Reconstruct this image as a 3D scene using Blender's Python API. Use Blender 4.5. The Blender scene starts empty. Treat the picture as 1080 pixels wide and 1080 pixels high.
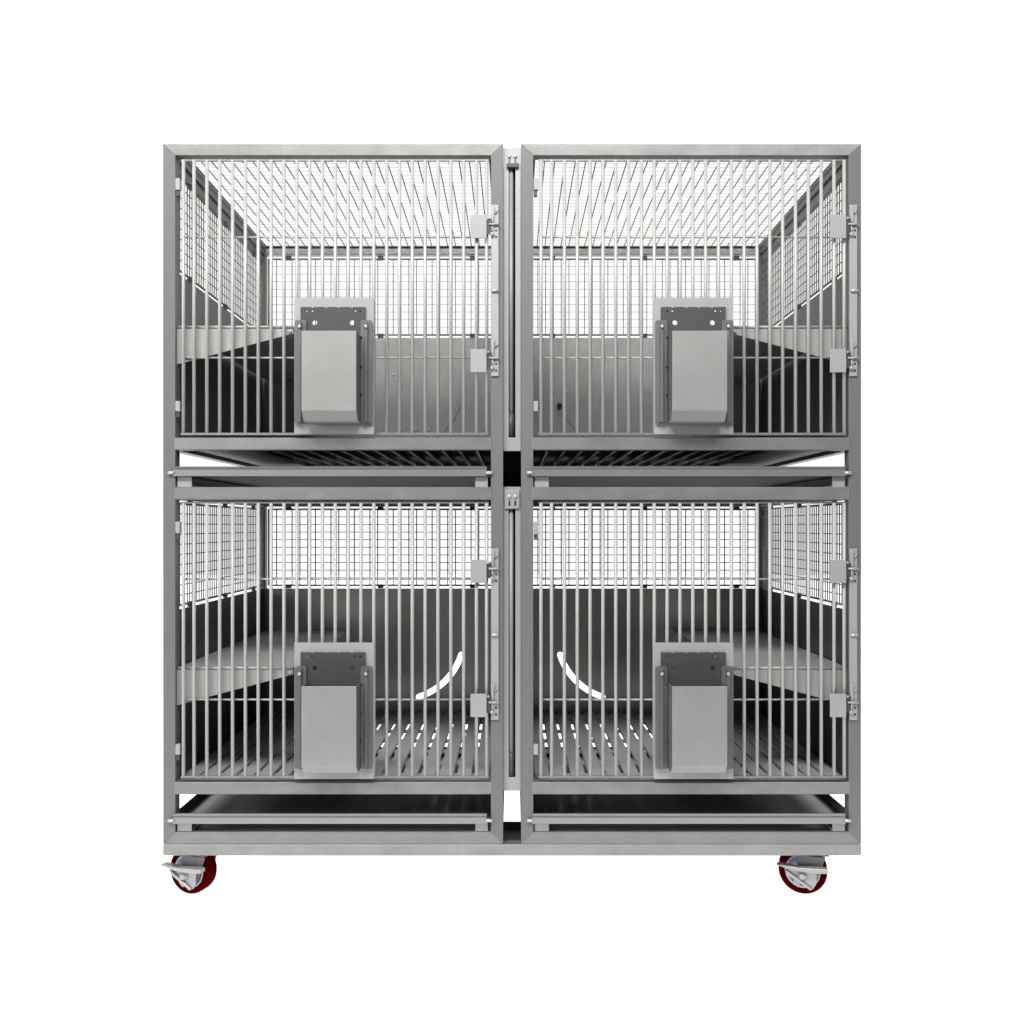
import bpy, bmesh, math, random
from mathutils import Vector, Matrix
from mathutils.geometry import tessellate_polygon

random.seed(7)
C = bpy.context.scene.collection
S = 0.00225            # metres per layout unit
CX = 540.5             # middle of the rack
GY = 950.0             # floor level in layout units (v counts downward)
EYE = 555.0            # eye height
DIST = 936.0           # camera to the rack front
DEPTH = 340.0          # front faces to rear rails
UNIT = 377.6           # left column to right column
TIER = 362.0           # upper tier to lower tier


def V(u, d, v):
    """u to the right, d away from the camera, v downward, all in layout units"""
    return Vector(((u - CX) * S, d * S, (GY - v) * S))


# ------------------------------------------------------------------ materials
def steel(name, base, rough, metal=1.0, aniso=0.0, tangent=None, mottle=0.12, grain=0.03,
          scale=14.0, tint=(1, 1, 0.985), stretch=None, spec=0.5, detail=5):
    m = bpy.data.materials.new(name)
    m.use_nodes = True
    nt = m.node_tree
    p = nt.nodes['Principled BSDF']
    p.inputs['Metallic'].default_value = metal
    p.inputs['Specular IOR Level'].default_value = spec
    tc = nt.nodes.new('ShaderNodeTexCoord')
    mp = nt.nodes.new('ShaderNodeMapping')
    if stretch:
        mp.inputs['Scale'].default_value = stretch
    nt.links.new(tc.outputs['Object'], mp.inputs['Vector'])
    n1 = nt.nodes.new('ShaderNodeTexNoise')
    n1.inputs['Scale'].default_value = scale
    n1.inputs['Detail'].default_value = detail
    n1.inputs['Roughness'].default_value = 0.62
    n2 = nt.nodes.new('ShaderNodeTexNoise')
    n2.inputs['Scale'].default_value = 420
    n2.inputs['Detail'].default_value = 2
    nt.links.new(mp.outputs['Vector'], n1.inputs['Vector'])
    nt.links.new(mp.outputs['Vector'], n2.inputs['Vector'])
    r1 = nt.nodes.new('ShaderNodeMapRange')
    r1.inputs['From Min'].default_value = 0.0
    r1.inputs['From Max'].default_value = 1.0
    r1.inputs['To Min'].default_value = 1 - mottle * 2.2
    r1.inputs['To Max'].default_value = 1 + mottle * 1.8
    nt.links.new(n1.outputs['Fac'], r1.inputs['Value'])
    r2 = nt.nodes.new('ShaderNodeMapRange')
    r2.inputs['From Min'].default_value = 0.3
    r2.inputs['From Max'].default_value = 0.7
    r2.inputs['To Min'].default_value = 1 - grain
    r2.inputs['To Max'].default_value = 1 + grain
    nt.links.new(n2.outputs['Fac'], r2.inputs['Value'])
    mu = nt.nodes.new('ShaderNodeMath'); mu.operation = 'MULTIPLY'
    nt.links.new(r1.outputs[0], mu.inputs[0]); nt.links.new(r2.outputs[0], mu.inputs[1])
    vm = nt.nodes.new('ShaderNodeVectorMath'); vm.operation = 'SCALE'
    vm.inputs[0].default_value = (base * tint[0], base * tint[1], base * tint[2])
    nt.links.new(mu.outputs[0], vm.inputs['Scale'])
    nt.links.new(vm.outputs[0], p.inputs['Base Color'])
    rr = nt.nodes.new('ShaderNodeMapRange')
    rr.inputs['From Min'].default_value = 0.0
    rr.inputs['From Max'].default_value = 1.0
    rr.inputs['To Min'].default_value = max(0.02, rough - 0.06)
    rr.inputs['To Max'].default_value = rough + 0.06
    nt.links.new(n1.outputs['Fac'], rr.inputs['Value'])
    nt.links.new(rr.outputs[0], p.inputs['Roughness'])
    if aniso and tangent:
        p.inputs['Anisotropic'].default_value = aniso
        cv = nt.nodes.new('ShaderNodeCombineXYZ')
        for i in range(3):
            cv.inputs[i].default_value = tangent[i]
        nt.links.new(cv.outputs[0], p.inputs['Tangent'])
    return m


M = {}
M['rail'] = steel('brushed_steel_rail', 0.235, 0.47, metal=0.42, aniso=0.8, tangent=(1, 0, 0), stretch=(1, 2, 2), spec=0.3, mottle=0.16, grain=0.05)
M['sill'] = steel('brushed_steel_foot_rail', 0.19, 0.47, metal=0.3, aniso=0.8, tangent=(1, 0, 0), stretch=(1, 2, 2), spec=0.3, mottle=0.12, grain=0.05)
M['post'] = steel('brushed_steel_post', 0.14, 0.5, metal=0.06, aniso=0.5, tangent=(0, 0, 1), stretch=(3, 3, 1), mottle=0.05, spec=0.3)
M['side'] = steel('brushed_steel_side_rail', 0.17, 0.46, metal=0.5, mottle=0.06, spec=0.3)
M['bar'] = steel('polished_bar', 0.37, 0.45, metal=0.15, mottle=0.03, grain=0.01, tint=(1, 1, 0.97), spec=0.3)
M['wire'] = steel('mesh_wire', 0.18, 0.5, metal=0.3, mottle=0.03, grain=0.0, spec=0.2)
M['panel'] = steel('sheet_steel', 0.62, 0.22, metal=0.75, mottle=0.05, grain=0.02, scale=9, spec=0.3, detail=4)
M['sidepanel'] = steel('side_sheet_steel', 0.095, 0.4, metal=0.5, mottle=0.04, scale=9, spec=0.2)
M['floor'] = steel('slat_steel', 0.36, 0.6, metal=0.08, mottle=0.08, scale=12, spec=0.05)
M['shelf'] = steel('shelf_steel', 0.335, 0.5, metal=0.3, mottle=0.06, spec=0.2)
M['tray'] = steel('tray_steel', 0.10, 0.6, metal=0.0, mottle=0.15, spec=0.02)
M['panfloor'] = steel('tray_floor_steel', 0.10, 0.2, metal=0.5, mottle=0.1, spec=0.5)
M['lip'] = steel('tray_lip_steel', 0.26, 0.46, metal=0.5, mottle=0.06, spec=0.15, aniso=0.6, tangent=(1, 0, 0))
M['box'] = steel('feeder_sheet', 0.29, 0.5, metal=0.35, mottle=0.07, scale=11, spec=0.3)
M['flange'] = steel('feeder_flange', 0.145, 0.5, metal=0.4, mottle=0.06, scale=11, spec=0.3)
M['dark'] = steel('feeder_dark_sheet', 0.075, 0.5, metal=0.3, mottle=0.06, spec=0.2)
M['zinc'] = steel('zinc_plate', 0.32, 0.55, metal=0.1, mottle=0.03, grain=0.02, tint=(0.985, 0.985, 1.03), spec=0.2)
M['clip'] = steel('dark_clip', 0.05, 0.5, metal=0.3, mottle=0.02, spec=0.2)
M['hard'] = steel('bright_hardware', 0.45, 0.4, metal=0.35, mottle=0.03)
M['latch'] = steel('latch_steel', 0.33, 0.5, metal=0.15, mottle=0.03)
M['cover'] = steel('channel_cover', 0.31, 0.5, metal=0.2, mottle=0.03, spec=0.2)
M['pipe'] = steel('water_pipe_metal', 0.25, 0.5, metal=0.15, tint=(0.97, 0.99, 1.05), mottle=0.03)
M['black'] = steel('dark_channel', 0.02, 0.6, metal=0.0, mottle=0.02, spec=0.1)
M['tyre'] = steel('red_polyurethane', 0.037, 0.5, metal=0.0, tint=(1.4, 0.01, 0.02), mottle=0.08, grain=0.0, spec=0.0)
M['hub'] = steel('lilac_grey_hub', 0.42, 0.5, metal=0.0, tint=(0.92, 0.95, 1.25), mottle=0.03, spec=0.2)
M['forkdark'] = steel('caster_fork_zinc', 0.125, 0.5, metal=0.3, mottle=0.05)
M['fork'] = steel('caster_zinc', 0.30, 0.45, metal=0.4, mottle=0.05)


# ------------------------------------------------------------------ mesh helpers
class MB:
    def __init__(self):
        self.bm = bmesh.new()

    def box(self, u0, u1, d0, d1, v0, v1, bev=0.0):
        """axis-aligned box in layout units"""
        vs = [self.bm.verts.new(V(u, d, v)) for u in (u0, u1) for d in (d0, d1) for v in (v0, v1)]
        f = [(0, 1, 3, 2), (4, 6, 7, 5), (0, 4, 5, 1), (2, 3, 7, 6), (0, 2, 6, 4), (1, 5, 7, 3)]
        fs = [self.bm.faces.new([vs[i] for i in q]) for q in f]
        if bev:
            self._bevel(fs, bev)
        return self

    def _bevel(self, fs, bev, seg=1):
        bmesh.ops.recalc_face_normals(self.bm, faces=fs)
        es = list({e for f in fs for e in f.edges})
        bmesh.ops.bevel(self.bm, geom=es, offset=bev * S, segments=seg, affect='EDGES', profile=0.6)

    def prism(self, pts, axis, a0, a1, bev=0.0):
        """polygon pts extruded: axis 'd' -> pts are (u,v); 'u' -> pts are (d,v); 'v' -> pts are (u,d)"""
        def mk(p, a):
            if axis == 'd': return V(p[0], a, p[1])
            if axis == 'u': return V(a, p[0], p[1])
            return V(p[0], p[1], a)
        A = [self.bm.verts.new(mk(p, a0)) for p in pts]
        B = [self.bm.verts.new(mk(p, a1)) for p in pts]
        n = len(pts)
        fs = [self.bm.faces.new(A), self.bm.faces.new(B[::-1])]
        for i in range(n):
            j = (i + 1) % n
            fs.append(self.bm.faces.new((A[j], A[i], B[i], B[j])))
        if bev:
            self._bevel(fs, bev)
        return self

    def plate(self, outer, holes, d0, d1):
        """sheet in the u-v plane with real holes"""
        loops = [outer] + holes
        flat = [p for l in loops for p in l]
        tris = tessellate_polygon([[Vector((p[0], p[1], 0)) for p in l] for l in loops])
        A = [self.bm.verts.new(V(p[0], d0, p[1])) for p in flat]
        B = [self.bm.verts.new(V(p[0], d1, p[1])) for p in flat]
        for t in tris:
            try:
                self.bm.faces.new([A[i] for i in t]); self.bm.faces.new([B[i] for i in reversed(t)])
            except ValueError:
                pass
        k = 0
        for l in loops:
            n = len(l)
            for i in range(n):
                a, b = k + i, k + (i + 1) % n
                self.bm.faces.new((A[a], A[b], B[b], B[a]))
            k += n
        return self

    def tube(self, pts, r, n=8, caps=True):
        """round tube through points given as (u,d,v); r in layout units"""
        P = [V(*p) for p in pts]
        rings = []
        for i, p in enumerate(P):
            if i == 0: t = P[1] - P[0]
            elif i == len(P) - 1: t = P[-1] - P[-2]
            else: t = (P[i + 1] - P[i]).normalized() + (P[i] - P[i - 1]).normalized()
            t.normalize()
            ref = Vector((0, 1, 0)) if abs(t.y) < 0.9 else Vector((0, 0, 1))
            a = t.cross(ref).normalized(); b = t.cross(a)
            rings.append([self.bm.verts.new(p + (a * math.cos(q) + b * math.sin(q)) * r * S)
                          for q in [2 * math.pi * k / n for k in range(n)]])
        for i in range(len(rings) - 1):
            for k in range(n):
                f = self.bm.faces.new((rings[i][k], rings[i][(k + 1) % n], rings[i + 1][(k + 1) % n], rings[i + 1][k]))
                f.smooth = n > 4
        if caps:
            self.bm.faces.new(rings[0][::-1]); self.bm.faces.new(rings[-1])
        return self

    def lathe(self, cu, cv, prof, n=40, ring=False):
        """solid turned about the depth axis; prof is a list of (d, radius)"""
        rings = []
        for d, r in prof:
            rings.append([self.bm.verts.new(V(cu + r * math.cos(2 * math.pi * k / n), d, cv + r * math.sin(2 * math.pi * k / n)))
                          for k in range(n)])
        for i in range(len(rings) - 1):
            for k in range(n):
                f = self.bm.faces.new((rings[i][k], rings[i][(k + 1) % n], rings[i + 1][(k + 1) % n], rings[i + 1][k]))
                f.smooth = True
        if ring:
            for k in range(n):
                self.bm.faces.new((rings[-1][k], rings[-1][(k + 1) % n], rings[0][(k + 1) % n], rings[0][k]))
        else:
            self.bm.faces.new(rings[0]); self.bm.faces.new(rings[-1][::-1])
        return self

    def build(self, name, mat, parent=None, org=None, sharp=True):
        bmesh.ops.recalc_face_normals(self.bm, faces=self.bm.faces[:])
        me = bpy.data.meshes.new(name)
        porg = WORG.get(parent.name, Vector()) if parent else Vector()
        o_w = org if org is not None else porg
        for v in self.bm.verts:
            v.co -= o_w
        self.bm.to_mesh(me); self.bm.free()
        me.materials.append(M[mat])
        o = bpy.data.objects.new(name, me)
        C.objects.link(o)
        if parent: o.parent = parent
        o.location = o_w - porg
        WORG[o.name] = o_w.copy()
        return o


WORG = {}


def root(name, org, label, cat, group=None):
    o = bpy.data.objects.new(name, None)
    C.objects.link(o)
    o.empty_display_size = 0.05
    o.location = org
    o['label'] = label; o['category'] = cat
    if group: o['group'] = group
    WORG[o.name] = org.copy()
    return o


def copy_tree(o, shift=Vector(), parent=None, label=None):
    c = o.copy(); C.objects.link(c)
    c.parent = parent if parent else o.parent
    c.location = o.location + shift
    if label: c['label'] = label
    for ch in [x for x in ALLKIDS(o)]:
        copy_tree(ch, Vector(), c)
    return c


def ALLKIDS(o):
    return [x for x in C.objects if x.parent == o]


def shiftv(du, dv):
    return Vector((du * S, 0, -dv * S))


def circle(u, v, r, n=12):
    return [(u + r * math.cos(2 * math.pi * k / n), v + r * math.sin(2 * math.pi * k / n)) for k in range(n)]


# ------------------------------------------------------------------ the rack
rack = root('cage_rack', V(CX, DEPTH / 2, GY),
            'wheeled stainless steel rack of four barred animal cages in two tiers', 'cage rack')

T = 12.8          # tube width
L0, L1 = 172.0, 530.6
LI, RI = L0 + T, L1 - T
BT, BB = 877.7, 890.2     # bottom rail

for k in range(2):
    o = k * UNIT
    a, b, ai, bi = L0 + o, L1 + o, LI + o, RI + o
    # front posts and mitred rails
    MB().prism([(a, 152), (ai, 163.6), (ai, BT), (a, BB)], 'd', 0, T, 0.2).build('post', 'post', rack)
    MB().prism([(b, 152), (b, BB), (bi, BT), (bi, 163.6)], 'd', 0, T, 0.2).build('post', 'post', rack)
    MB().prism([(a + .1, 152), (b - .1, 152), (bi - .0, 163.6), (ai + .0, 163.6)], 'd', 0.05, T - .2, 0.2).build('rail', 'rail', rack)
    MB().prism([(a + .1, BB), (ai, BT), (bi, BT), (b - .1, BB)], 'd', 0.05, T - .2, 0.2).build('rail', 'sill', rack)
    for v0, v1 in ((461.4, 474.6), (513.6, 526.8), (825.0, 837.9)):
        MB().box(ai - 1.2, bi + 1.2, -0.6, T - 1, v0, v1, 0.9).build('rail', 'rail', rack)
    # rear posts and rails
    for q in (a, bi):
        MB().box(q, q + T, DEPTH, DEPTH + T, 152, 890.2, 0.7).build('post', 'post', rack)
    for v0, v1 in ((152, 164.0), (461.4, 474.6), (513.6, 526.8), (825.0, 837.9), (877.7, 890.2)):
        MB().box(ai, bi, DEPTH + .2, DEPTH + T - .2, v0, v1, 0.7).build('rail', 'rail', rack)
    # rails running front to back
    for q in (a, bi):
        for v0, v1 in ((152, 164.0), (461.4, 474.6), (513.6, 526.8), (825.0, 837.9), (877.7, 890.2)):
            MB().box(q + .3, q + T - .3, T, DEPTH, v0, v1, 0.7).build('side_rail', 'side', rack)

# wheeled base: beam round the foot and the plate the front casters bolt to
MB().box(L0, L1 + UNIT, -1.4, T, 890.4, 902.2, 1.1).build('base_beam', 'rail', rack)
MB().box(L0, L1 + UNIT, DEPTH, DEPTH + T, 890.4, 902.2, 0.8).build('base_beam', 'rail', rack)
for q in (L0, L1 + UNIT - T):
    MB().box(q, q + T, T, DEPTH, 890.4, 902.2, 0.8).build('base_beam', 'side', rack)
MB().box(L0 + T, L1 + UNIT - T, T, 74, 891.2, 893.4).build('base_plate', 'sidepanel', rack)
MB().box(L0 + T, L1 + UNIT - T, DEPTH - 62, DEPTH, 891.2, 893.4).build('base_plate', 'sidepanel', rack)


def wire_panel_v(u0, u1, d, v0, v1, pitch=11.2, r=0.7, tabs=(), gap=4.0, rh=0.4):
    """wire mesh standing across the rack at depth d"""
    m = MB()
    rod = 1.35
    for v in (v0, v1):
        m.tube([(u0, d, v), (u1, d, v)], rod, 6)
    for u in (u0, u1):
        m.tube([(u, d, v0), (u, d, v1)], rod, 6)
    n = round((u1 - u0) / pitch)
    for i in range(1, n):
        u = u0 + (u1 - u0) * i / n
        m.tube([(u, d, v0), (u, d, v1)], r, 5, False)
    n = round((v1 - v0) / pitch)
    for i in range(1, n):
        v = v0 + (v1 - v0) * i / n
        m.tube([(u0, d - 1.3, v), (u1, d - 1.3, v)], rh, 5, False)
    o = m.build('wire_panel', 'wire', rack)
    for t in tabs:
        for v in (v0, v1):
            s = -1 if v == v0 else 1
            MB().box(t - 4, t + 4, d - 2.2, d + 1.8, min(v - s * 1.5, v + s * gap), max(v - s * 1.5, v + s * gap)).build('panel_clip', 'clip', o)
    return o


def wire_panel_side(u, d0, d1, v0, v1, pitch=11.2, r=0.72, inward=1, gap=4.0):
    m = MB(); rod = 1.35
    for v in (v0, v1):
        m.tube([(u, d0, v), (u, d1, v)], rod, 6)
    for d in (d0, d1):
        m.tube([(u, d, v0), (u, d, v1)], rod, 6)
    n = round((d1 - d0) / 7.5)
    for i in range(1, n):
        d = d0 + (d1 - d0) * i / n
        m.tube([(u, d, v0), (u, d, v1)], r, 5, False)
    n = round((v1 - v0) / pitch)
    for i in range(1, n):
        v = v0 + (v1 - v0) * i / n
        m.tube([(u + 1.3 * inward, d0, v), (u + 1.3 * inward, d1, v)], r * .8, 5, False)
    o = m.build('wire_panel', 'wire', rack)
    for t in (0.12, 0.5, 0.88):
        d = d0 + (d1 - d0) * t
        for v in (v0, v1):
            s = -1 if v == v0 else 1
            MB().box(u - 1.8, u + 1.8, d - 4, d + 4, min(v - s * 1.5, v + s * gap), max(v - s * 1.5, v + s * gap)).build('panel_clip', 'clip', o)
    return o


DB = DEPTH + 6.5      # rear panel plane
TABS = (217, 350, 483)


def arc_slot(mirror, dv):
    """curved slot in the rear panel: ring segment with rounded ends"""
    # seen at the rear wall between these points (left cage)
    p0 = Vector((405.0, 801.5)); p1 = Vector((466.5, 740.5))
    mid = (p0 + p1) / 2
    n = Vector((p1.y - p0.y, -(p1.x - p0.x))).normalized()
    if n.y < 0: n = -n
    sag = 10.5
    pm = mid + n * sag
    # circle through the three points
    ax, ay, bx, by, cx, cy = p0.x, p0.y, pm.x, pm.y, p1.x, p1.y
    dd = 2 * (ax * (by - cy) + bx * (cy - ay) + cx * (ay - by))
    ux = ((ax**2 + ay**2) * (by - cy) + (bx**2 + by**2) * (cy - ay) + (cx**2 + cy**2) * (ay - by)) / dd
    uy = ((ax**2 + ay**2) * (cx - bx) + (bx**2 + by**2) * (ax - cx) + (cx**2 + cy**2) * (bx - ax)) / dd
    R = math.hypot(ax - ux, ay - uy)
    a0 = math.atan2(ay - uy, ax - ux); a1 = math.atan2(cy - uy, cx - ux)
    w = 4.3
    N = 18
    outp, inp = [], []
    for i in range(N + 1):
        a = a0 + (a1 - a0) * i / N
        outp.append((ux + (R + w) * math.cos(a), uy + (R + w) * math.sin(a)))
        inp.append((ux + (R - w) * math.cos(a), uy + (R - w) * math.sin(a)))
    def cap(p, q0, q1):
        c = Vector(p); s = Vector(q0) - c; res = []
        t = Vector(q1) - c
        ang0 = math.atan2(s.y, s.x); 
        dirn = 1
        # choose the bulge that points away from the arc middle
        for dirn in (1, -1):
            mpt = c + Vector((math.cos(ang0 + dirn * math.pi / 2), math.sin(ang0 + dirn * math.pi / 2))) * w
            if (mpt - pm).length > (c - pm).length: break
        for k in range(1, 5):
            an = ang0 + dirn * math.pi * k / 5
            res.append((c.x + w * math.cos(an), c.y + w * math.sin(an)))
        return res
    loop = outp + cap(p1, outp[-1], inp[-1]) + inp[::-1] + cap(p0, inp[0], outp[0])
    loop = [(u, v + dv) for u, v in loop]
    if mirror:
        loop = [(2 * CX - 5.3 - u, v) for u, v in loop]
    ctr = []
    for i in range(N + 1):
        a = a0 + (a1 - a0) * i / N
        u, v = ux + R * math.cos(a), uy + R * math.sin(a)
        ctr.append((2 * CX - 5.3 - u if mirror else u, v + dv))
    return loop, ctr


for k in range(2):
    o = k * UNIT
    ai, bi = LI + o, RI + o
    # roof of the upper cage
    m = MB()
    r0, r1 = T + 2, DEPTH - 2
    for d in (r0, r1): m.tube([(ai + 2, d, 153.4), (bi - 2, d, 153.4)], 1.2, 6)
    for u in (ai + 2, bi - 2): m.tube([(u, r0, 153.4), (u, r1, 153.4)], 1.2, 6)
    n = round((bi - ai - 4) / 11.2)
    for i in range(1, n):
        u = ai + 2 + (bi - ai - 4) * i / n
        m.tube([(u, r0, 153.6), (u, r1, 153.6)], 0.7, 5, False)
    n = round((r1 - r0) / 11.2)
    for i in range(1, n):
        d = r0 + (r1 - r0) * i / n
        m.tube([(ai + 2, d, 152.4), (bi - 2, d, 152.4)], 0.18, 5, False)
    m.build('roof_mesh', 'wire', rack)
    for tier in range(2):
        dv = tier * TIER
        v0, v1 = (169.2, 278.6) if tier == 0 else (530.6, 640.4)
        pt = v1 + 4.4         # top of the solid panels
        pb = 468.0 + dv
        tabs = [t + o for t in TABS] if k == 0 else [2 * CX - t for t in TABS]
        wire_panel_v(ai + 3.5, bi - 3.5, DB, v0, v1, tabs=tabs, r=0.68 if tier == 0 else 0.85, rh=0.34 if tier == 0 else 0.6)
        # solid lower half of the rear wall
        if tier == 1:
            loop, ctr = arc_slot(k == 1, 0)
            pn = MB().plate([(ai, pt), (bi, pt), (bi, pb), (ai, pb)], [loop], DB - .9, DB + .9).build('back_panel', 'panel', rack)
        else:
            pn = MB().box(ai, bi, DB - .9, DB + .9, pt, pb).build('back_panel', 'panel', rack)
        # side wall on the outside: wire above, sheet below
        su = ai - T / 2 if k == 0 else bi + T / 2
        inw = 1 if k == 0 else -1
        wire_panel_side(su + inw * 2, T + 4, DEPTH - 4, v0 + (8.5 if tier == 0 else 0), v1, inward=inw)
        if tier == 0:
            MB().box(su + inw * 2 - 1.5, su + inw * 2 + 1.5, T, DEPTH, 164.3, 175.6, 0.4).build('side_strip', 'side', rack)
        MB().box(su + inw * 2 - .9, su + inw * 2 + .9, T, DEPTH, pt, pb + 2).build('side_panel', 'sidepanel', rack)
        # sheet between the cages
        iu = bi + T / 2 if k == 0 else ai - T / 2
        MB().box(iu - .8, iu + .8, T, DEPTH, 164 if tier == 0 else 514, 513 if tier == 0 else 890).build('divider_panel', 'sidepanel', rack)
        # slatted floor on cross strips
        m = MB()
        fl = 461.0 if tier == 0 else 822.5
        n = 17
        sp = (bi - ai) / n
        fe = DB - 1.2
        fd_ = 6.5 if tier == 0 else 3.0      # depth of the folded edges
        for i in range(n):
            u0 = ai + i * sp + 1.8; u1 = ai + (i + 1) * sp - 1.8
            # folded slat: flat top with two turned-down edges
            m.prism([(u0, fl + fd_), (u0, fl + .9), (u0 + .9, fl), (u1 - .9, fl), (u1, fl + .9), (u1, fl + fd_),
                     (u1 - .9, fl + fd_), (u1 - .9, fl + 1.2), (u0 + .9, fl + 1.2), (u0 + .9, fl + fd_)], 'd', T + 1, fe)
        if tier == 1:
            d = T + 10
            while d < DEPTH - 12:
                m.box(ai, bi, d, d + 14, fl + fd_ + .1, fl + fd_ + 1.7)
                d += 52
        m.box(ai, bi, T + .2, T + 2.2, fl + fd_ + .1, fl + fd_ + 4.5)
        m.box(ai, bi, T + 2.3, T + 12, fl + fd_ + .1, fl + fd_ + 1.5)
        m.box(ai, bi, DEPTH - 3, fe, fl + fd_ + .1, fl + fd_ + 4.5)
        # closed margin along the outer wall
        e0, e1 = (ai, ai + 3.3 * sp) if k == 0 else (bi - 3.3 * sp, bi)
        m.box(e0, e1, T + 2.4, DEPTH - 3.2, fl + fd_ + 1.9, fl + fd_ + 2.8)
        m.build('slatted_floor', 'floor', rack)
        if tier == 0:
            MB().box(ai, bi, DEPTH + 4, DEPTH + 6, 474.8, 513.4).build('rear_light_blocker', 'sidepanel', rack)  # added sheet: blocks light from behind to darken the slat undersides
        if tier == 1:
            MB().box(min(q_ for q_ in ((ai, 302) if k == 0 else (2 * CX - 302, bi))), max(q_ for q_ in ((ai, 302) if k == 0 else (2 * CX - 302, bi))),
                     DEPTH + 4, DEPTH + 6, 838.2, 889.8).build('rear_light_blocker', 'sidepanel', rack)  # added sheet: blocks the white backdrop behind the outer slots
        # resting shelf with its tapering front flange
        sv = 343.0 + tier * 361.6
        def mx(u): return u if k == 0 else 2 * CX - u
        x0, x1 = LI + 1.0, 308.0
        m = MB()
        m.box(min(mx(x0), mx(x1)), max(mx(x0), mx(x1)), 6.5, DB - 1.3, sv, sv + 2.0, 0.4)
        m.tube([(mx(x0), 6, sv + .8), (mx(x1), 6, sv + .8)], 1.7, 8)
        sh = m.build('resting_shelf', 'shelf', rack)
        pts = [(mx(x0 - 2), sv + 2.6), (mx(x1), sv + 2.6), (mx(x1), sv + 7.5), (mx(x0 - 2), sv + 40.5)]
        MB().prism(pts, 'd', 5.2, 6.9).build('shelf_flange', 'shelf', sh)
        MB().tube([(mx(x1 - 3), 4.9, sv + 5.2), (mx(x1 - 3), 3.2, sv + 5.2)], 1.6, 8).build('bolt', 'hard', sh)
        # bolt heads on the rear wall and the drinking nozzle
        if k == 0:
            spots = [(369, 336 + dv), (401, 415 + dv), (420, 415 + dv)] if tier == 0 else [(369, 699)]
        else:
            spots = [(600, 359), (619, 359)] if tier == 0 else [(640, 700)]
        for u, v in spots:
            MB().tube([(u, DB - 3.4, v), (u, DB - .9, v)], 1.5, 8).build('bolt', 'hard', pn)
        if tier == 0:
            loop, ctr = arc_slot(k == 1, -362.0)
            MB().tube([(u, DB - 1.4, v) for u, v in ctr], 0.45, 6).build('water_line', 'side', pn)
            if k == 1:
                MB().tube([(608, DB - 1, 379), (608, DB - 9, 381), (609, DB - 15, 384)], 3.0, 10).build('drinking_nozzle', 'clip', pn)
        # runners that carry the tray
        t0, t1 = (502.4, 513.4) if tier == 0 else (868.6, 877.4)
        for u0, u1 in ((ai + 1.5, ai + 16.5), (bi - 16.5, bi - 3.5)):
            m = MB()
            m.box(u0, u1, 2.2, 3.6, t0, t1)
            m.box(u0, u1, 3.6, DEPTH - 2, t1 - 1.6, t1)
            m.box(u0 if u0 < ai + 5 else u1 - 1.5, u0 + 1.5 if u0 < ai + 5 else u1, 3.6, DEPTH - 2, t0, t1 - 1.7)
            m.build('tray_runner', 'zinc', rack)

# cover over the gap between the two columns
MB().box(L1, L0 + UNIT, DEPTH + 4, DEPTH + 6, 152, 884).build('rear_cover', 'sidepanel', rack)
for tier, (v0, v1, s0, s1) in enumerate(((154.6, 475.2, 173, 461), (513.2, 835.2, 536, 821))):
    x0, x1 = L1 + .3, L0 + UNIT - .3
    cv = MB().plate([(x0, v0), (x1, v0), (x1, v1), (x0, v1)],
                    [[(536.4, s0), (536.4, s1), (543.6, s1), (543.6, s0)]], 4, 6).build('channel_cover', 'cover', rack)
    MB().box(534.5, 546, 12, 13, s0 - 2, s1 + 2).build('channel_back', 'black', cv)
    pp = MB().tube([(538.9, 7.8, s0 - 1), (538.9, 7.8, s1 - 2)], 2.5, 12).build('water_pipe', 'pipe', rack)
    MB().tube([(538.9, 7.8, s1 - 26), (538.9, 7.8, s1 - 1.2)], 3.2, 12).build('pipe_sleeve', 'dark', pp)
    if tier == 0:
        br = MB().box(534.3, 547.2, 0.8, 3.9, 171.6, 176.0, 0.4).build('pipe_bracket', 'dark', rack)
        for u in (537.2, 543.4):
            MB().lathe(u, 163.2, [(2.2, 1.0), (2.2, 1.6), (3.9, 2.0)], 10).build('screw', 'hard', br)
            MB().box(u - .6, u + .6, 3.0, 3.9, 166, 171).build('slot_mark', 'dark', br)
    else:
        br = MB().box(532.4, 547.8, 1.8, 3.9, 516.8, 536.6, 0.5).build('pipe_bracket', 'cover', rack)
        for u in (537.2, 543.4):
            MB().lathe(u, 523.6, [(0.4, 1.0), (0.4, 1.8), (1.75, 2.2)], 10).build('screw', 'hard', br)
            MB().box(u - .8, u + .8, 1.2, 1.75, 528, 533).build('slot_mark', 'black', br)

# ------------------------------------------------------------------ doors
m = MB()
bars = [193.0] + [204.2 + i * 13.56 for i in range(23)] + [513.2]
BD = 1.4
for u in bars:
    m.tube([(u, BD, 168.6), (u, BD, 457)], 1.85, 10)
door = m.build('door', 'bar', rack, org=V(190, 0, 457))
MB().box(190.4, 515.4, 1.6, 3.6, 167.2, 169.2).build('top_rod', 'side', door)
MB().box(190.4, 515.4, -0.4, 3.4, 456.4, 459.0, 0.5).build('bottom_rod', 'rail', door)
for v in (249.0, 376.6):
    MB().tube([(191.5, 4.2, v), (514.5, 4.2, v)], 1.0, 8).build('cross_bar', 'bar', door)
for v0, v1 in ((188.2, 200.6), (423, 434)):
    MB().box(185.2, 190.0, -1.2, 4, v0, v1, 0.5).build('hinge', 'zinc', door)
    MB().box(185.4, 189.0, 0.4, 4, v1 + .4, v1 + 6, 0.3).build('hinge_pin', 'dark', door)
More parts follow.
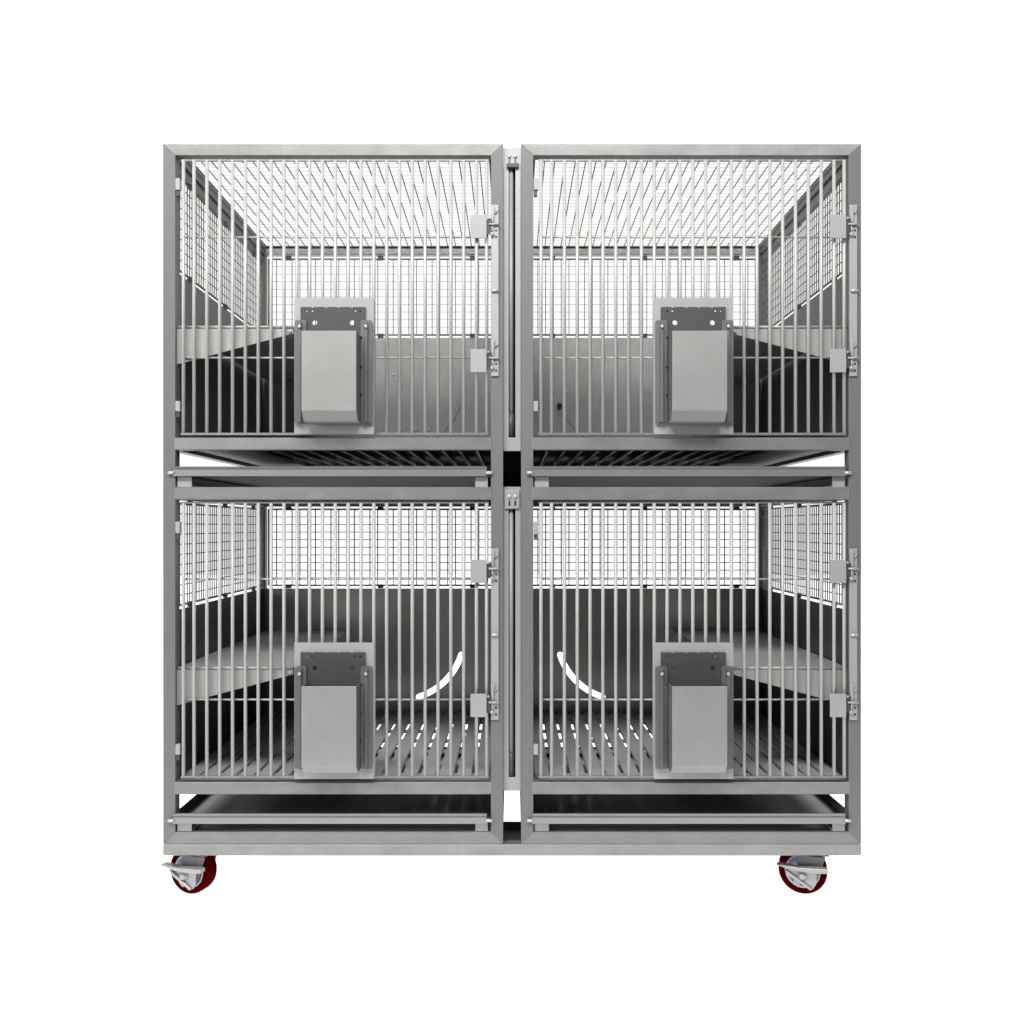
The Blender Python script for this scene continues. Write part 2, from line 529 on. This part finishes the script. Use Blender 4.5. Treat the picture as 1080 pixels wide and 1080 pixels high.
for v0 in (228.2, 369.0):
    MB().box(496.4, 513.3, -4.6, -3.2, v0, v0 + 24.4, 0.3).build('latch_plate', 'zinc', door)
    # tongue behind the plate that reaches the post
    MB().prism([(512.8, v0 + 5), (518.8, v0 + 3), (518.8, v0 + 19), (512.8, v0 + 20.5)], 'd', -3.1, -2.2).build('latch_tongue', 'dark', door)
m = MB()
m.box(518.0, 526.0, -1.9, -0.5, 216.5, 397, 0.4)
lb = m.build('latch_bar', 'latch', door)
for v in (237.6, 378.2):
    m = MB()
    m.tube([(515.6, -3.6, v), (526.6, -3.6, v)], 1.15, 8)
    # tapering leaf above the pin, round head and eye below it
    m.prism([(517.6, v - 18.5), (519.4, v - 20.5), (521.4, v - 18), (520.4, v - 2), (519.0, v - 2)], 'd', -4.2, -2.6, 0.3)
    m.tube([(524.8, -3.1, v - 15), (522.4, -3.1, v - 11.5)], 0.7, 6)
    m.lathe(519.2, v + 10.4, [(-5.0, 0.9), (-4.6, 1.9), (-3.4, 2.2), (-1.95, 2.2)], 12)
    m.tube([(519.6, -3.2, v + 2), (519.4, -3.2, v + 9)], 0.8, 6)
    m.lathe(515.2, v - 6.2, [(-4.6, 0.7), (-4.2, 1.3), (-2.3, 1.3)], 10)
    cl = m.build('latch_clip', 'latch', lb)
    m = MB()
    for q in (6.0, 13.0):
        m.lathe(523.4, v + q, [(-2.05, 1.3), (-1.95, 1.4)], 10)
    m.build('latch_eye', 'dark', lb)
MB().tube([(518.6, -3, 307.2), (526, -3, 307.2)], 1.5, 10).build('latch_pin', 'hard', lb)
for du, dv in ((UNIT, 0), (0, TIER), (UNIT, TIER)):
    copy_tree(door, shiftv(du, dv))

# ------------------------------------------------------------------ casters
CU, CD, CV, WR = 195.5, 24.0, 925.0, 25.0      # wheel centre and radius, layout units
def c_(pts): return [(CU + a, CV + b) for a, b in pts]
m = MB()     # fork and mounting plate
m.box(CU - 12, CU + 26, CD - 18, CD + 20, 902.3, 903.4)
m.tube([(CU + 9, CD + 2, 904.4), (CU + 9, CD + 2, 907.4)], 13, 24)
fk = [(-5.5, -18.4), (23, -18.4), (19.5, -8), (14.5, 7.5), (5.5, 16.5), (-5, 11), (-6, 2)]
m.prism(c_(fk), 'd', CD - 12.2, CD - 10.2, 0.4)
m.prism(c_(fk), 'd', CD + 10.2, CD + 12.2, 0.4)
m.box(CU - 5.4, CU + 23, CD - 10.1, CD + 10.1, CV - 20.6, CV - 18.5)
caster = m.build('caster', 'forkdark', rack, org=V(CU, CD, 902.3))
MB().lathe(CU, CV, [(CD - 8.0, 18.2), (CD - 8.4, 23.2), (CD - 7.2, 24.5), (CD - 5, WR), (CD + 5, WR), (CD + 7.2, 24.5), (CD + 8.4, 23.2), (CD + 8, 18.2)], 64, ring=True).build('tyre', 'tyre', caster)
MB().lathe(CU, CV, [(CD - 9.8, 5), (CD - 9.6, 7), (CD - 5.5, 8), (CD - 4.5, 14.5), (CD - 7.8, 15.6), (CD - 8.0, 18.1), (CD + 8, 18.1), (CD + 7.8, 15.6), (CD + 4.5, 14.5), (CD + 5.5, 8)], 56).build('wheel_hub', 'hub', caster)
m = MB()
m.lathe(CU - .5, CV + 2.5, [(CD - 18.6, 2.0), (CD - 18.2, 3.4), (CD - 16.0, 3.6), (CD - 15.8, 5.2), (CD - 12.3, 5.4)], 20)
m.build('axle_bolt', 'fork', caster)
m = MB()
# foot lever: a long bent strip in front of the wheel
m.prism(c_([(-27, -8.2), (-22, -9.4), (-4, -7.6), (10, -8.4), (25, -9.2), (25, -4.8), (12, -3.2), (0, -3.6), (-14, -5.0)]), 'd', CD - 21.5, CD - 13.4, 0.6)
# cheek plate from the lever down to the axle
m.prism(c_([(-18.5, -4.5), (14.2, -1.6), (13.6, 10), (10.5, 15.6), (7, 16.4), (-15, 2.5), (-18.5, -1)]), 'd', CD - 14.6, CD - 12.6, 0.3)
m.prism(c_([(-18.2, -1.2), (-17, -2.6), (9.5, 14.6), (8, 16.8), (-15, 2.8)]), 'd', CD - 17.2, CD - 14.7, 0.4)
m.prism(c_([(-9, 8), (-2.6, 12), (-2.6, 15.5), (-5.2, 16.4), (-9.4, 12.2)]), 'd', CD - 12.2, CD - 9.4, 0.3)
m.build('brake_pedal', 'fork', caster)
caster.rotation_euler.z = math.radians(-18)
copy_tree(caster, shiftv(659.0, 0))
copy_tree(caster, Vector((0, (DEPTH - 42) * S, 0)))
copy_tree(caster, Vector((659.0 * S, (DEPTH - 42) * S, 0)))

# ------------------------------------------------------------------ feeders on the doors
fd = root('feeder', V(353, -4, 459), 'grey steel feeder box hung on the upper left cage door', 'feeder',
          'feeders hung on the cage doors')
HU = [(333.2, 341.6), (372.6, 341.6)]
small = [(325.0, 329.4), (330.6, 329.4), (375.6, 329.4), (381.0, 329.4)]
MB().plate([(311.4, 315.2), (394.8, 315.2), (394.8, 458.4), (311.4, 458.4)],
           [circle(u, v, 3.0, 14) for u, v in HU] + [circle(u, v, 1.3, 8) for u, v in small], -4.2, -3.2).build('back_plate', 'zinc', fd)
notch = [(318.4, 325.2)]
for q in (331, 345, 358, 372):
    notch += [(q - 1.4, 325.2), (q - 1.2, 326.0), (q + 1.2, 326.0), (q + 1.4, 325.2)]
notch += [(386.4, 325.2), (386.4, 446), (318.4, 446)]
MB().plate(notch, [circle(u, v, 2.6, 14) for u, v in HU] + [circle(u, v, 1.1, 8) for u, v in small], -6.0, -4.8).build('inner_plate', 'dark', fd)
# hopper box, open at the top, sloping foot
m = MB()
bx0, bx1, th = 325.6, 381.6, 1.0
FR = -33.0
m.prism([(FR, 356), (FR + 1, 356), (FR + 1, 437), (FR + 11, 446), (-6.2, 446), (-6.2, 447.2), (FR + 10.6, 447.2), (FR, 437.6)], 'u', bx0, bx1, 0.45)
m.build('hopper', 'box', fd)
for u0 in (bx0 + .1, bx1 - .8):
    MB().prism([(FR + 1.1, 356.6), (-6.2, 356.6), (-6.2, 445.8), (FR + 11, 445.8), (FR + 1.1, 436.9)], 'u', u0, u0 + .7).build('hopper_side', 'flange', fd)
for s in (0, 1):
    def q(u): return u if s == 0 else 706.6 - u
    a = sorted((q(312.6), q(324.8)))
    m = MB()
    top = [(q(312.6), 341), (q(314), 339.6), (q(323), 339.2), (q(324.8), 341), (q(324.8), 446.6), (q(312.6), 446.6)]
    m.prism(top, 'd', -8.2, -6.6)
    b = sorted((q(317.2), q(320.2)))
    m.box(b[0], b[1], -11.6, -8.25, 341.5, 446.4, 0.3)
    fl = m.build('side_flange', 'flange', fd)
    MB().lathe(q(318.8), 347, [(-13.4, .8), (-13.2, 1.6), (-11.7, 2.0)], 10).build('screw', 'hard', fl)
    for v in (357, 388, 417):
        MB().tube([(q(325.2), -9.0, v), (q(323.4), -9.0, v)], 1.2, 8).build('screw', 'dark', fl)
for (du, dv), lab in (((UNIT, 0), 'grey steel feeder box hung on the upper right cage door'),
                      ((0, TIER), 'grey steel feeder box hung on the lower left cage door'),
                      ((UNIT, TIER), 'grey steel feeder box hung on the lower right cage door')):
    copy_tree(fd, shiftv(du, dv), label=lab)

# ------------------------------------------------------------------ waste trays
tr = root('waste_tray', V(348, 140, 502.2), 'shallow steel waste tray slid in under the upper left cage floor', 'tray',
          'waste trays under the cage floors')
t0, t1 = 492.0, 502.2
m = MB()
u0, u1 = 181.6, 522.4
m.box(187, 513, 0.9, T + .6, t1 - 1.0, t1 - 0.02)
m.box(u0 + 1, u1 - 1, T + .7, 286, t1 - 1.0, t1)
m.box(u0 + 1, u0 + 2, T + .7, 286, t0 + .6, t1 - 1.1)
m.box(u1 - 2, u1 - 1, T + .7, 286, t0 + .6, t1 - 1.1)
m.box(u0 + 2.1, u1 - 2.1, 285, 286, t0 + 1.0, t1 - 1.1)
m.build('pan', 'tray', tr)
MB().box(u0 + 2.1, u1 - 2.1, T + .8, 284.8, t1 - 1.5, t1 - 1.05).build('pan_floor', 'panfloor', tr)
MB().prism([(-2.2, t0 + .1), (-0.9, t0 + 3.3), (-2.4, t0 + 3.9), (-2.4, t1), (0.8, t1), (0.8, t0)], 'u', 183.4, 513.4).build('front_lip', 'lip', tr)
for a, b in ((178.2, 184.4), (512.6, 519.4)):
    MB().tube([(a, -2.2, 498.8), (b, -2.2, 498.8)], 1.7, 10).build('pin', 'hard', tr)
for (du, dv), lab in (((UNIT, 0), 'shallow steel waste tray slid in under the upper right cage floor'),
                      ((0, 365.9), 'shallow steel waste tray slid in under the lower left cage floor'),
                      ((UNIT, 365.9), 'shallow steel waste tray slid in under the lower right cage floor')):
    copy_tree(tr, shiftv(du, dv), label=lab)

# ------------------------------------------------------------------ studio floor
def glowing_white():
    m = bpy.data.materials.new('white_floor_added_glow')
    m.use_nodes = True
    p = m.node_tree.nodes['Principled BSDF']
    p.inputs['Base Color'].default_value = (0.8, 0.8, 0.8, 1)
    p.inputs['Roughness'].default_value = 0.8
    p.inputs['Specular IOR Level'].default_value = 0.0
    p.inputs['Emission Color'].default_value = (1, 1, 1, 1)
    p.inputs['Emission Strength'].default_value = 1.0  # glow added to the floor so it stays white and shows no shadows
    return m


M['white'] = glowing_white()
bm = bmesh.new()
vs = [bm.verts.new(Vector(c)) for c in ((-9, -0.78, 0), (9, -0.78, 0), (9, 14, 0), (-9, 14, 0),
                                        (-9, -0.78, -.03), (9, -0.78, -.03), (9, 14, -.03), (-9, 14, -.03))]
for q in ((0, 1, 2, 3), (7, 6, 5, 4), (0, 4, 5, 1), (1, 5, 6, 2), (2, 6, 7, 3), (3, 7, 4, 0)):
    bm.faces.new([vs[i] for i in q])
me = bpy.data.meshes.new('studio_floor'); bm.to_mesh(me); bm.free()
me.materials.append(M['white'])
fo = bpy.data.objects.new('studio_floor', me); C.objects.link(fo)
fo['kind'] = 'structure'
fo['label'] = 'plain white studio floor with an added glow under the cage rack'
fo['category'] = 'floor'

# ------------------------------------------------------------------ light
w = bpy.data.worlds.new('World'); bpy.context.scene.world = w
w.use_nodes = True
nt = w.node_tree
bg = nt.nodes['Background']
tc = nt.nodes.new('ShaderNodeTexCoord')
sx = nt.nodes.new('ShaderNodeSeparateXYZ')
mr = nt.nodes.new('ShaderNodeMapRange')
mr.interpolation_type = 'SMOOTHSTEP'
mr.inputs['From Min'].default_value = -0.15
mr.inputs['From Max'].default_value = 0.55
mr.inputs['To Min'].default_value = 0.10
mr.inputs['To Max'].default_value = 1.05
nt.links.new(tc.outputs['Generated'], sx.inputs[0])
ma = nt.nodes.new('ShaderNodeMath'); ma.operation = 'MULTIPLY_ADD'
ma.inputs[1].default_value = 0.35
nt.links.new(sx.outputs['Z'], ma.inputs[0]); nt.links.new(sx.outputs['Y'], ma.inputs[2])
nt.links.new(ma.outputs[0], mr.inputs['Value'])
nt.links.new(mr.outputs[0], bg.inputs['Strength'])
bg.inputs['Color'].default_value = (1, 1, 1, 1)


def area(name, loc, target, size, power, sy=None):
    l = bpy.data.lights.new(name, 'AREA')
    l.shape = 'RECTANGLE'; l.size = size; l.size_y = sy or size
    l.energy = power; l.color = (1, 0.995, 0.98)
    o = bpy.data.objects.new(name, l); C.objects.link(o)
    o.location = loc
    o.rotation_euler = (Vector(target) - Vector(loc)).to_track_quat('-Z', 'Y').to_euler()
    return o


area('key_softbox', (-0.3, -2.0, 3.4), (0, 0, 0.9), 3.0, 190, 0.75)
area('side_softbox', (-3.2, -2.3, 1.7), (0.2, 0, 0.9), 1.0, 70)

# ------------------------------------------------------------------ camera
sc = bpy.context.scene
cam = bpy.data.cameras.new('camera'); co = bpy.data.objects.new('camera', cam); C.objects.link(co)
cam.sensor_width = 36; cam.lens = 36 * DIST / 1080
cam.shift_y = (EYE - 540) / 1080; cam.shift_x = -(CX - 540) / 1080
co.location = V(CX, -DIST, EYE); co.rotation_euler = (math.radians(90), 0, 0)
cam.clip_start = 0.05; cam.clip_end = 500
sc.camera = co
sc.view_settings.view_transform = 'Standard'
try: sc.view_settings.look = 'None'
except Exception: pass
sc.view_settings.exposure = 0.0
sc.view_settings.gamma = 1.0
sc.view_settings.use_curve_mapping = False
sc.cycles.use_denoising = True
sc.cycles.use_adaptive_sampling = False
sc.cycles.max_bounces = 10
sc.cycles.glossy_bounces = 6
sc.cycles.diffuse_bounces = 4
